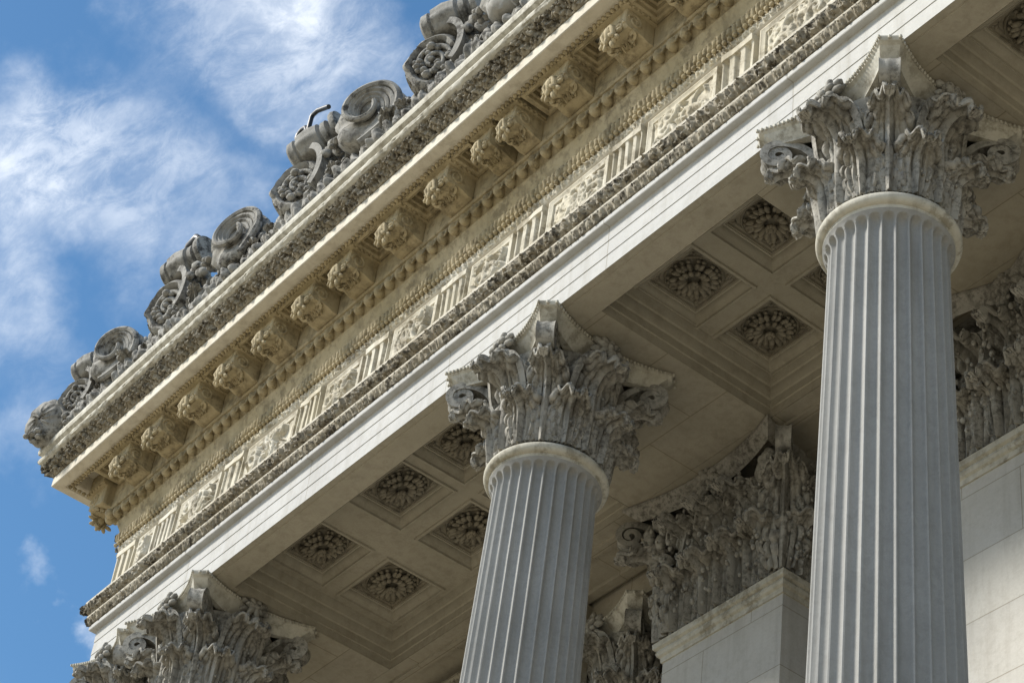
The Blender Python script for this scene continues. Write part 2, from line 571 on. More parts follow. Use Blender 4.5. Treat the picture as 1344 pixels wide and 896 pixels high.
# ------------------------------------------------------------------ acanthus leaf
def acanthus(height, width, curl=2.5, start=.55, lean=.06, nu=45, nv=66, lobes=5, ridge=.028, cup=.10, th=.018, seed=0, r0=.0, tipw=.25):
    """a leaf that grows up +z with its face towards -y and curls over towards -y"""
    t = np.linspace(0, 1, nv)
    ang = lean + curl * np.clip((t - start) / (1 - start), 0, 1) ** 1.35
    L = height * 1.25
    dy, dz = -np.sin(ang) * L / (nv - 1), np.cos(ang) * L / (nv - 1)
    sy, sz = np.r_[0, np.cumsum(dy[:-1])], np.r_[0, np.cumsum(dz[:-1])]
    u = np.linspace(-1, 1, nu)
    U, T = np.meshgrid(u, t, indexing='ij')
    A = np.abs(U)
    w = width / 2 * (.60 + .55 * np.sin(PI * np.clip(t, 0, 1) ** .85)) * np.clip((1.02 - t) / .22, 0, 1) ** .55
    w = np.maximum(w, width * .5 * tipw * np.clip((1.0 - t) / .05, 0, 1) ** .5)
    q = T - .16 * A                       # ribs rise from the midrib to the lobe tips
    lob = np.abs(np.sin(PI * lobes * q + .4))
    W = w[None, :] * (1 - .46 * (1 - lob) ** 2.2 * A ** 2)
    tp = np.clip(T + .05 * A * (1 - T), 0, 1)
    Y = np.interp(tp, t, sy)
    Z = np.interp(tp, t, sz)
    an = np.interp(tp, t, ang)
    X = U * W
    P = np.stack([X, Y, Z], -1)
    nrm = np.stack([np.zeros_like(an), -np.cos(an), -np.sin(an)], -1)
    fine = 2 * np.abs(np.cos(PI * lobes * 2 * q + .4)) ** 2.2 - 1
    fl = np.clip((T - .35) / .5, 0, 1)
    lon = 2 * np.abs(np.cos(PI * (3.1 * A * (1 + .3 * T) + .10 * np.sin(T * 7 + seed)))) ** 2.2 - 1
    d = ridge * (A ** .8) * (1.7 * lob ** 3 - .8) * (.05 + .95 * fl) + ridge * .72 * lon * (1 - .55 * fl) + ridge * .5 * fine * A * fl
    d += ridge * .9 * np.exp(-(U / .10) ** 2) - ridge * .9 * np.exp(-((A - .2) / .09) ** 2)
    d -= ridge * 1.3 * np.exp(-((A - .62) / .16) ** 2) * (1 - lob) ** 2.5 * (.15 + .85 * fl)
    d -= cup * width * (A ** 2.2) * (1 - .9 * np.clip((T - .5) * 2, 0, 1))
    d += .002 * fbm(P + seed, 16, 2, seed)
    P = P + nrm * d[..., None]
    mb = MB()
    mb.shell(P[::-1], th)
    return mb


def spiral_ribbon(path2d, width, thick, taper=1.0, n_w=7, rim=.012):
    """path2d: (n,2) points in the x(out)-z plane; ribbon width runs along y, with raised rims"""
    p = np.asarray(path2d, float)
    T = np.gradient(p, axis=0)
    T /= np.linalg.norm(T, axis=1, keepdims=True) + 1e-9
    Nn = np.stack([-T[:, 1], T[:, 0]], -1)
    w = np.linspace(-1, 1, n_w)
    prof = rim * (np.abs(w) ** 4) * 1.2 + rim * .6 * np.exp(-(w / .25) ** 2)
    tw = np.linspace(1, taper, len(p))
    rows = []
    for side in (1, -1):
        off = (thick / 2 + prof)[None, :] * tw[:, None] * side
        X = p[:, 0:1] + Nn[:, 0:1] * off
        Z = p[:, 1:2] + Nn[:, 1:2] * off
        Yy = np.broadcast_to(w[None] * width / 2, X.shape) * tw[:, None]
        rows.append(np.stack([X, Yy, Z], -1))
    P = np.concatenate([rows[0], rows[1][:, ::-1]], 1)
    mb = MB()
    mb.grid(P, cv=True)
    for e, fl in ((0, False), (-1, True)):
        Q = np.stack([P[e, :n_w], P[e, n_w:][::-1]], 0)
        mb.grid(Q, flip=fl)
    return mb


def volute_path(r0, z0, r1, z1, R, turns=1.6, n=70):
    """stalk from (r0,z0) rising outwards to (r1,z1), then winding inwards and down"""
    t = np.linspace(0, 1, 26)
    c0, c1 = np.array([r0, z0]), np.array([r1, z1])
    b1 = c0 + np.array([.03, (z1 - z0) * .75])
    b2 = c1 - np.array([(r1 - r0) * .55, 0.0])
    st = (1 - t)[:, None] ** 3 * c0 + 3 * ((1 - t) ** 2 * t)[:, None] * b1 + 3 * ((1 - t) * t ** 2)[:, None] * b2 + t[:, None] ** 3 * c1
    a = np.linspace(0, turns * 2 * PI, n)
    rad = R * (1 - .86 * a / a[-1])
    cx, cz = r1, z1 - R
    sp = np.stack([cx + rad * np.sin(a), cz + rad * np.cos(a)], -1)
    return np.concatenate([st[:-1], sp])


def flower(r, n=7, seed=0, depth=.6):
    """a lumpy carved flower facing -y"""
    g = np.random.default_rng(seed)
    mb = MB()
    for ring, (rr, k, s) in enumerate(((.78, n + 2, .34), (.42, n, .30))):
        for i in range(k):
            a = 2 * PI * i / k + ring * .4 + g.uniform(-.15, .15)
            c = np.array([rr * r * math.cos(a), -depth * r * (.25 + .35 * ring) + g.uniform(-.1, .1) * r, rr * r * math.sin(a)])
            Rz = np.array([[math.cos(a), 0, -math.sin(a)], [0, 1, 0], [math.sin(a), 0, math.cos(a)]])
            mb.sphere(c, np.array([.42, .26, .22]) * r * g.uniform(.8, 1.15), 8, 6, Rz)
    mb.sphere((0, -depth * r * .8, 0), r * .26, 8, 6)
    return mb


def berries(n, box, r, seed, fn):
    g = np.random.default_rng(seed)
    mb = MB()
    for k in range(n):
        c = fn(g)
        mb.sphere(c, r * g.uniform(.6, 1.25) * np.array([1, 1, g.uniform(.9, 1.5)]), 7, 5)
    return mb


# ------------------------------------------------------------------ modillions (cornice brackets)
def modillion_meshes():
    w = .37
    # bracket body: outline in (p, z), extruded along x, front scroll
    prof = [(.185, 15.80), (.25, 15.80), (.31, 15.825), (.38, 15.84), (.45, 15.83), (.50, 15.825), (.53, 15.85), (.54, 15.90), (.53, 16.07), (.30, 16.075), (.185, 16.07)]
    mb = MB()
    pr = np.array(prof)
    cen = pr.mean(0)
    rings = []
    for xx, s in ((-w / 2, .0), (-w / 2, .93), (-w / 2 + .012, 1.0), (-w / 2 + .05, 1.0), (-w / 2 + .055, .955), (w / 2 - .055, .955), (w / 2 - .05, 1.0), (w / 2 - .012, 1.0), (w / 2, .93), (w / 2, .0)):
        q = cen + (pr - cen) * s
        rings.append(np.stack([np.full(len(q), xx), -q[:, 0], q[:, 1]], -1))
    mb.grid(np.array(rings), cv=True, flip=True)
    # side scroll eye
    for sx in (-1, 1):
        a = np.linspace(0, 3.2 * PI, 30)
        rad = .085 * (1 - .8 * a / a[-1])
        mb.tube(np.stack([np.full_like(a, sx * (w / 2 + .002)), -(.42 + rad * np.cos(a)), 15.945 + rad * np.sin(a)], -1), .014, 6)
    body = mb.mesh('bracket', M['cornice'], 40)
    cap = MB()
    cap.box(-w / 2 - .035, w / 2 + .035, -.575, -.19, 16.06, 16.115)
    cap.box(-w / 2 - .05, w / 2 + .05, -.59, -.20, 16.09, 16.31)
    for k in range(9):
        cap.sphere((-w / 2 - .03 + k * (w + .06) / 8, -.582, 16.075), .02, 6, 5)
    for k in range(5):
        for sx in (-1, 1):
            cap.sphere((sx * (w / 2 + .04), -.31 - k * .06, 16.075), .02, 6, 5)
    cap = cap.mesh('bracket_cap', M['cornice'], 40)
    # hanging acanthus leaf under the front with a curled head
    lf = acanthus(.22, .30, curl=2.9, start=.45, lean=.15, ridge=.026, cup=.12, seed=5, nu=29, nv=44, th=.03)
    V = np.concatenate(lf.v)
    # leaf grows forward (-y) beneath the bracket and curls up/down at the front
    ca = math.radians(62)
    Rm = np.array([[1, 0, 0], [0, math.cos(ca), -math.sin(ca)], [0, math.sin(ca), math.cos(ca)]])
    V = V * np.array([1, -1, 1])
    V = V @ Rm.T
    mbl = MB()
    mbl.add(V + np.array([0, -.32, 15.805]), np.concatenate(lf.f))
    leaf = mbl.mesh('acanthus_leaf', M['cornice'], 60)
    g = np.random.default_rng(3)
    hd = MB()
    for ring, (n_, rr) in enumerate(((9, .118), (6, .066))):
        for k in range(n_):
            a = 2 * PI * k / n_ + .3 * ring
            Rz = np.array([[math.cos(a), 0, -math.sin(a)], [0, 1, 0], [math.sin(a), 0, math.cos(a)]])
            hd.sphere((rr * math.cos(a), -.535 - .03 * ring + g.uniform(-.01, .01), 15.80 + .85 * rr * math.sin(a)), np.array([.05, .026, .022]) * g.uniform(.8, 1.2), 8, 6, Rz)
    for sx in (-1, 1):
        a = np.linspace(0, 3 * PI, 24)
        rad = .07 * (1 - .8 * a / a[-1])
        hd.tube(np.stack([sx * (.10 + rad * np.cos(a)), np.full_like(a, -.53), 15.86 + rad * np.sin(a)], -1), .017, 6)
        hd.tube([(sx * .02, -.57, 15.91), (sx * .07, -.575, 15.82), (sx * .05, -.53, 15.72), (sx * .02, -.50, 15.69)], [.02, .03, .025, .01], 7)
    hd.sphere((0, -.555, 15.82), (.05, .06, .09), 10, 7)
    head = hd.mesh('carved_head', M['cornice'], 60)
    return body, cap, leaf, head


MODX = [-19.78, -19.06, -18.28, -17.54, -16.79, -16.03, -15.36, -14.53, -13.70, -12.97, -12.58, -11.86, -11.02, -10.20, -9.38, -8.56, -7.74, -6.92, -6.10, -5.28, -4.46, -3.64]
mbody, mcap, mleaf, mhead = modillion_meshes()


def modillion(x, rot=0.0, loc=None, sx=1.0):
    b = link('modillion', mbody, ent, loc or (x, YF, 0), (0, 0, rot), (sx, 1, 1))
    for nm, me in (('bracket_cap', mcap), ('acanthus_leaf', mleaf), ('carved_head', mhead)):
        link(nm, me, b)
    return b


MODX = [x_ - .07 for x_ in MODX]
for x in MODX:
    near = min(abs(x - o) for o in MODX if o != x)
    modillion(x, sx=.72 if near < .5 else 1.0)
for y in (8.02, 8.80, 9.6):
    modillion(0, -PI / 2, (XC, y, 0))
for a, b in zip([-21.02 + .32] + MODX[:-1], MODX):
    g = b - a
    if g < .5:
        continue
    x0, x1 = a + .245, b - .245
    p0, p1 = .225, .525
    pn = rect_ring(x0, x1, YF - p1, YF - p0, [(-.03, 16.30), (-.03, 16.082), (0, 16.076), (.02, 16.09), (.025, 16.13), (.05, 16.135), (.055, 16.19), (.075, 16.20), (.08, 16.26), (.13, 16.265)])
    pn.build('soffit_panel', M['cornice'], ent, 30)

# ================================================================== COLUMNS
SH_TOP, SH_BOT = 12.23, PZ + .62
DZ = -.27


def zc(z):
    return 13.375 - (13.375 - z) * 1.38


def shaft_r(z):
    return .445 + (12.5 - z) * .0172 + np.clip(9 - z, 0, 20) * -.0012


def shaft_mesh():
    NF, per = 28, 12
    n = NF * per
    ph = np.arange(n) / n * 2 * PI
    local = (np.arange(n) % per) / per            # 0..1 over a flute, fillet at both ends
    fw = .84
    u = (local - .5) / (fw / 2)
    ztop = 12.475 + DZ
    zs = np.r_[np.linspace(SH_BOT, 11.6, 26), np.linspace(11.7, 12.36 + DZ, 6), np.linspace(12.385, 12.48, 18) + DZ, [12.49 + DZ, 12.50 + DZ]]
    P = np.zeros((n, len(zs), 3))
    for j, z in enumerate(zs):
        R = shaft_r(z)
        hw = R * 2 * PI / NF * fw / 2
        q = 1 - u ** 2
        dz = max(0, (z - (ztop - hw)) / hw)
        q = np.clip(q - dz ** 2, 0, 1)
        d = hw * 1.0 * np.sqrt(q)
        if z > 12.38 + DZ:
            R = R + .045 * ((z - DZ - 12.38) / .12) ** 2
        P[:, j, 0] = (R - d) * np.cos(ph)
        P[:, j, 1] = (R - d) * np.sin(ph)
        P[:, j, 2] = z
    w = .0022 * vnoise(P, 2.3, 4)
    P[..., 0] *= 1 + w
    P[..., 1] *= 1 + w
    return MB().grid(P, cu=True).mesh('shaft', M['shaft'], 28)


def lathe(prof, n=96):
    pr = np.array(prof, float)
    a = np.linspace(0, 2 * PI, n, endpoint=False)
    P = np.stack([np.cos(a)[:, None] * pr[None, :, 0], np.sin(a)[:, None] * pr[None, :, 0], np.broadcast_to(pr[None, :, 1], (n, len(pr)))], -1)
    return MB().grid(P, cu=True)


def arc_pts(cr, cz, r, a0, a1, n=10):
    a = np.linspace(math.radians(a0), math.radians(a1), n)
    return [(cr + r * math.cos(t), cz + r * math.sin(t)) for t in a]


m_shaft = shaft_mesh()
m_astr = lathe([(.40, 12.495 + DZ), (.492, 12.50 + DZ), (.497, 12.53 + DZ)] + arc_pts(.497, 12.583 + DZ, .052, -90, 90) + [(.478, 12.64 + DZ), (.474, 12.66 + DZ), (.40, 12.665 + DZ)]).mesh('astragal', M['abacus'], 40)
m_base = lathe([(.60, SH_BOT + .02), (.64, SH_BOT - .02), (.66, SH_BOT - .06)] + arc_pts(.64, SH_BOT - .13, .07, 90, -90) + [(.63, SH_BOT - .22)] + arc_pts(.68, SH_BOT - .32, .10, 90, -90) + [(.3, SH_BOT - .42)]).mesh('base', M['shaft'], 40)
pl = MB()
pl.box(-.80, .80, -.80, .80, PZ, SH_BOT - .42)
m_plinth = pl.mesh('plinth', M['shaft'], 30)

# capital: bell, two rows of leaves, corner volutes, helices, abacus, flowers
AB = .785


def abacus_outline(a, cut=.115, sag=.16, n=20):
    pts = []
    for k in range(4):
        ang = k * PI / 2
        c, s = math.cos(ang), math.sin(ang)
        # side facing -y: from (-a+cut) to (a-cut) with concave bow
        xs = np.linspace(-(a - cut), a - cut, n)
        for x in xs:
            y = -(a) + sag * (1 - (x / (a - cut)) ** 2)
            pts.append((x * c - y * s, x * s + y * c))
    return np.array(pts)


def abacus_mesh(z0=13.375, z1=13.548, a=AB):
    o = abacus_outline(a)
    r = np.linalg.norm(o, axis=1, keepdims=True)
    dirn = o / r
    lay = [(-.30, z0 + .005), (-.155, z0), (-.150, z0 + .02), (-.135, z0 + .03), (-.10, z0 + .06), (-.055, z0 + .095), (-.05, z0 + .105), (-.045, z0 + .11), (-.012, z0 + .122), (0, z0 + .145), (-.004, z0 + .165), (-.03, z1), (-.5, z1)]
    P = np.stack([np.concatenate([o + dirn * d, np.full((len(o), 1), z)], 1) for d, z in lay], 1)
    mb = MB().grid(P, cu=True)
    # carved egg row along the upper edge
    o2 = np.concatenate([o, (o + np.roll(o, -1, 0)) / 2])
    for q in o2:
        q = q * (1 + .003 / np.linalg.norm(q))
        mb.sphere((q[0], q[1], z0 + .143), (.016, .016, .019), 6, 5)
    return mb.mesh('abacus', M['abacus'], 40)


m_bell = lathe([(r_, zc(z_)) for r_, z_ in [(.40, 12.655), (.455, 12.66), (.452, 12.80), (.456, 12.95), (.475, 13.10), (.52, 13.24), (.585, 13.33), (.60, 13.36), (.57, 13.375), (.2, 13.38)]], 64).mesh('bell', M['capital'], 40)
m_abacus = abacus_mesh()
leafL = acanthus(.54, .345, curl=2.9, start=.40, lean=.12, ridge=.032, cup=.15, seed=1, nv=76).mesh('acanthus_leaf', M['capital'], 60)
leafU = acanthus(.95, .50, curl=2.9, start=.47, lean=.05, ridge=.036, cup=.15, seed=2, lobes=7, nu=61, nv=96).mesh('acanthus_leaf', M['capital'], 60)
leafD = acanthus(.84, .36, curl=2.5, start=.45, lean=.14, ridge=.036, cup=.15, seed=3, lobes=7, nv=90).mesh('acanthus_leaf', M['capital'], 60)
vol = spiral_ribbon(volute_path(.47, zc(12.95), .86, 13.375, .125, 1.8), .18, .045, .72).mesh('volute', M['capital'], 50)
hel = spiral_ribbon(volute_path(.0, zc(12.98), .17, 13.345, .075, 1.4), .08, .03, .8)
hv = np.concatenate(hel.v)
# helices: bend the flat spiral round the bell, facing outwards (-y)
def helix_mesh(sign):
    v = hv.copy()
    lat = .26 - v[:, 0]
    rad = .50 + .14 * np.clip((v[:, 2] - zc(12.98)) / .52, 0, 1.2) + v[:, 1]
    a = sign * lat / .60
    x = rad * np.sin(a)
    y = -rad * np.cos(a)
    mb = MB()
    f = np.concatenate(hel.f)
    mb.add(np.stack([x, y, v[:, 2]], -1), f if sign > 0 else f[:, ::-1])
    return mb.mesh('helix', M['capital'], 50)


m_hel = (helix_mesh(1), helix_mesh(-1))
m_flow = flower(.15, 7, 2).mesh('fleuron', M['capital'], 60)


def ringfn(g):
    a = g.uniform(0, 2 * PI)
    z = zc(g.uniform(12.72, 13.30))
    k = round(a / (PI / 4) - .5) + .5
    a = (k + g.normal(0, .16)) * PI / 4 * 1.0
    r = .50 + .13 * np.clip((z - 13.0) / .35, 0, 1) + g.uniform(-.02, .07)
    return np.array([r * math.cos(a), r * math.sin(a), z])


m_berry = berries(200, None, .0145, 11, ringfn).mesh('berry_clusters', M['capital'], 60)


def sprig(seed):
    """small stems and buds rising between the big leaves, wrapped round the bell"""
    g = np.random.default_rng(seed)
    mb = MB()
    for k in range(26):
        a = g.uniform(0, 2 * PI)
        z0 = zc(g.uniform(12.68, 13.05))
        h = g.uniform(.18, .46)
        t = np.linspace(0, 1, 7)
        da = g.uniform(-.22, .22)
        aa = a + da * t ** 2
        zz = z0 + h * t
        rr = .475 + .05 * t + .16 * np.clip((zz - 13.05) / .35, 0, 1) + g.uniform(0, .05) * t
        mb.tube(np.stack([rr * np.cos(aa), rr * np.sin(aa), zz], -1), np.linspace(.026, .010, 7) * g.uniform(.7, 1.2), 6)
        c = np.array([rr[-1] * math.cos(aa[-1]), rr[-1] * math.sin(aa[-1]), zz[-1]])
        mb.sphere(c, g.uniform(.014, .026), 7, 5)
    return mb.mesh('stem_carving', M['capital'], 60)


m_sprig = sprig(4)


def make_capital(parent):
    cap = link('capital', m_bell, parent)
    link('abacus', m_abacus, cap)
    for k in range(8):
        a = k * PI / 4
        # leaf meshes face -y; angle a measured from -y
        d = Vector((math.sin(a), -math.cos(a), 0))
        if k % 2 == 0:
            link('acanthus_leaf', leafU, cap, d * .475 + Vector((0, 0, zc(12.665))), (0, 0, a))
        else:
            link('acanthus_leaf', leafD, cap, d * .465 + Vector((0, 0, zc(12.665))), (0, 0, a))
        a2 = a + PI / 8
        d2 = Vector((math.sin(a2), -math.cos(a2), 0))
        link('acanthus_leaf', leafL, cap, d2 * .485 + Vector((0, 0, zc(12.66))), (0, 0, a2))
    for k in range(4):
        a = PI / 4 + k * PI / 2
        link('volute', vol, cap, (0, 0, 0), (0, 0, a))
        f = k * PI / 2
        for mh in m_hel:
            link('helix', mh, cap, (0, 0, 0), (0, 0, f))
        d = Vector((math.sin(f), -math.cos(f), 0))
        link('fleuron', m_flow, cap, d * .645 + Vector((0, 0, 13.465)), (0, 0, f))
    link('berry_carving', m_berry, cap)['kind'] = 'stuff'
    link('stem_carving', m_sprig, cap)['kind'] = 'stuff'
    return cap


def column(x, label, group='fluted columns along the porch front'):
    t = thing('column', label, 'column', (x, YC, 0), group)
    link('shaft', m_shaft, t)
    link('astragal', m_astr, t)
    link('base', m_base, t)
    link('plinth', m_plinth, t)
    make_capital(t)
    return t


column(-8.745, 'largest fluted grey column, nearest the viewer, below the wide stone soffit at right')
column(-12.87, 'fluted grey column in the middle, its capital between the two coffered bays')
column(-18.57, 'fluted column by the building corner with only its carved capital and astragal showing')

# corner pier with a squashed capital
cp = thing('corner_pier', 'stone corner pier under the left end of the architrave, mostly below the frame', 'pier', (-19.905, YC, 0))
link('shaft', m_shaft, cp, None, None, (.62, .9, 1))
link('astragal', m_astr, cp, None, None, (.62, .9, 1))
link('plinth', m_plinth, cp, None, None, (.62, .9, 1))
c = make_capital(cp)
c.scale = (.745, 1, 1)

# ================================================================== CEILING
cl = thing('coffered_ceiling', 'brown stone porch ceiling with beams and square coffers holding carved rosettes', 'ceiling')
PANELS = [(-17.85, -13.85), (-11.93, -9.95), (-7.95, -2.0)]
Y0, Y1, ZP = 8.46, 10.46, 13.95
edges = [-20.06] + [e for p in PANELS for e in p]
for i in range(0, len(edges) - 1, 2):
    a, b = edges[i], edges[i + 1]
    bm = MB()
    bm.box(a, b - .0, Y0 + .003, Y1, ZA + .002, ZA + .30)
    bm.build('cross_beam', M['ceilblock'], cl, 20)
ib = MB()
ib.box(-20.06, XR, Y1 + .003, 11.18, ZA + .001, ZA + .3)
ib.box(-20.06, XR, 10.60, 10.68, ZA - .035, ZA + .02)
ib.box(-20.06, XR, 10.68, 10.72, ZA - .018, ZA + .02)
ib.box(-20.06, XR, 11.02, 11.12, ZA - .05, ZA + .02)
ib.build('inner_beam', M['ceilblock'], cl, 20)
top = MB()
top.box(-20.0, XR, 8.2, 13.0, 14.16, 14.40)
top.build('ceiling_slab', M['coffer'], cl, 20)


def rosette_mesh():
    g = np.random.default_rng(5)
    mb = MB()
    # faces -z (down). disc ring, petals, bud
    n = 64
    a = np.linspace(0, 2 * PI, n, endpoint=False)
    prof = [(.315, .0), (.315, -.018), (.30, -.03), (.285, -.018), (.28, -.0)]
    P = np.stack([np.stack([r * np.cos(a), r * np.sin(a), np.full(n, z)], -1) for r, z in prof], 1)
    mb.grid(P, cu=True)
    for (rr, k, ln, wd, h, tilt) in ((.195, 20, .078, .032, .040, .35), (.125, 14, .068, .032, .065, .5)):
        for i in range(k):
            t = 2 * PI * i / k + g.uniform(-.08, .08)
            cz = -h - g.uniform(0, .012)
            Rz = np.array([[math.cos(t), -math.sin(t), 0], [math.sin(t), math.cos(t), 0], [0, 0, 1]])
            Ry = np.array([[math.cos(tilt), 0, math.sin(tilt)], [0, 1, 0], [-math.sin(tilt), 0, math.cos(tilt)]])
            mb.sphere((rr * math.cos(t), rr * math.sin(t), cz), (ln, wd, .028), 9, 6, Rz @ Ry)
            tip = (rr + ln * .9)
            mb.sphere((tip * math.cos(t), tip * math.sin(t), cz + .012), (.022, .03, .022), 6, 5)
    for i in range(9):
        t = 2 * PI * i / 9
        mb.sphere((.04 * math.cos(t), .04 * math.sin(t), -.12), .024, 7, 5)
    mb.sphere((0, 0, -.13), .032, 8, 6)
    # corner sprigs
    for sx in (-1, 1):
        for sy in (-1, 1):
            for k in range(6):
                mb.sphere((sx * g.uniform(.235, .30), sy * g.uniform(.235, .30), -.012), (.028, .02, .02), 6, 5)
    return mb.mesh('rosette', M['coffer'], 60)


m_ros = rosette_mesh()


def coffer(x0, x1, y0, y1):
    z = ZP
    fr = rect_ring(x0, x1, y0, y1, [(-.035, z - .001), (-.03, z - .022), (-.005, z - .024), (.0, z), (.012, z + .012), (.035, z + .03), (.055, z + .055), (.06, z + .075), (.075, z + .078), (.085, z + .10)])
    o = fr.build('coffer', M['ceiling'], cl, 30)
    i = .08
    w, h = x1 - x0 - 2 * i, y1 - y0 - 2 * i
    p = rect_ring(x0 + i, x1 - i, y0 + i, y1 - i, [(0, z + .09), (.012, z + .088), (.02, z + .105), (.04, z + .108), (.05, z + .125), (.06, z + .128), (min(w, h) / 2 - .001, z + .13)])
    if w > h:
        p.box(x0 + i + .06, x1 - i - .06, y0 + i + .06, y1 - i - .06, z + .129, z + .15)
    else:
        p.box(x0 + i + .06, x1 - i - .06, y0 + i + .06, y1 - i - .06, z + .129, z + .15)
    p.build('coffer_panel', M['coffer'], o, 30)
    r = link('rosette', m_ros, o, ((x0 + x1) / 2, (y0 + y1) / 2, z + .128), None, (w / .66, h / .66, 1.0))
    return o


ROWS = {0: ((8.70, 9.34), (9.57, 10.26)), 1: ((8.73, 9.44), (9.66, 10.34)), 2: ((8.73, 9.44), (9.66, 10.34))}
COLS = {0: ((-17.62, -16.74), (-16.22, -15.33), (-15.14, -14.26)), 1: ((-11.83, -11.09), (-10.83, -10.10)), 2: ((-7.83, -7.03), (-6.80, -6.00), (-5.78, -4.98))}
for b, (xa, xb) in enumerate(PANELS):
    # stepped mouldings on the sides of the recess
    rr = rect_ring(xa, xb, Y0, Y1, [(.004, ZA + .001), (.004, ZA + .10), (.018, ZA + .105), (.02, ZA + .19), (.035, ZA + .20), (.055, ZA + .245), (.058, ZA + .30), (.075, ZA + .31), (.10, ZA + .37), (.105, ZP - .001), (.12, ZP)])
    rr.build('recess_moulding', M['ceiling'], cl, 25)
    # flat field of the panel with the openings left out
    fl = MB()
    xs = [xa + .1] + [e for c_ in COLS[b] for e in c_] + [xb - .1]
    ys = [Y0 + .1] + [e for r_ in ROWS[b] for e in r_] + [Y1 - .1]
    for i in range(len(xs) - 1):
        for j in range(len(ys) - 1):
            if i % 2 == 1 and j % 2 == 1:
                continue
            fl.box(xs[i], xs[i + 1], ys[j], ys[j + 1], ZP, ZP + .16)
    fl.build('ceiling_field', M['ceiling'], cl, 20)
    for c0, c1 in COLS[b]:
        for r0, r1 in ROWS[b]:
            coffer(c0, c1, r0, r1)

# ================================================================== BACK WALL AND PILASTERS
PY = 10.86
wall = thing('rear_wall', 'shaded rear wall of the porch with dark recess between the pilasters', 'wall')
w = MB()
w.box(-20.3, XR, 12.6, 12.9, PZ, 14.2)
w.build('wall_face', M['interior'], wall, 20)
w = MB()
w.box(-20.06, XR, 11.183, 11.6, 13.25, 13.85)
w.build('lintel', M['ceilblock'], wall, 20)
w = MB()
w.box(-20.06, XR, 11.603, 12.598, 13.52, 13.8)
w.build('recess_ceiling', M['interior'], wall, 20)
w = MB()
w.box(-20.06, XR, 12.2, 12.598, 12.75, 13.15)
w.build('inner_cornice', M['ceiling'], wall, 20)

pl_leafL = acanthus(.62, .46, curl=2.7, start=.46, lean=.06, ridge=.04, cup=.16, seed=8).mesh('acanthus_leaf', M['capital'], 60)
pl_leafU = acanthus(1.02, .46, curl=2.7, start=.58, lean=.05, ridge=.042, cup=.16, seed=9, lobes=7, nv=70).mesh('acanthus_leaf', M['capital'], 60)
pl_vol = spiral_ribbon(volute_path(.0, .55, .40, 1.30, .13, 1.5), .16, .04, .75).mesh('volute', M['capital'], 50)
pl_flow = flower(.19, 8, 6).mesh('fleuron', M['capital'], 60)


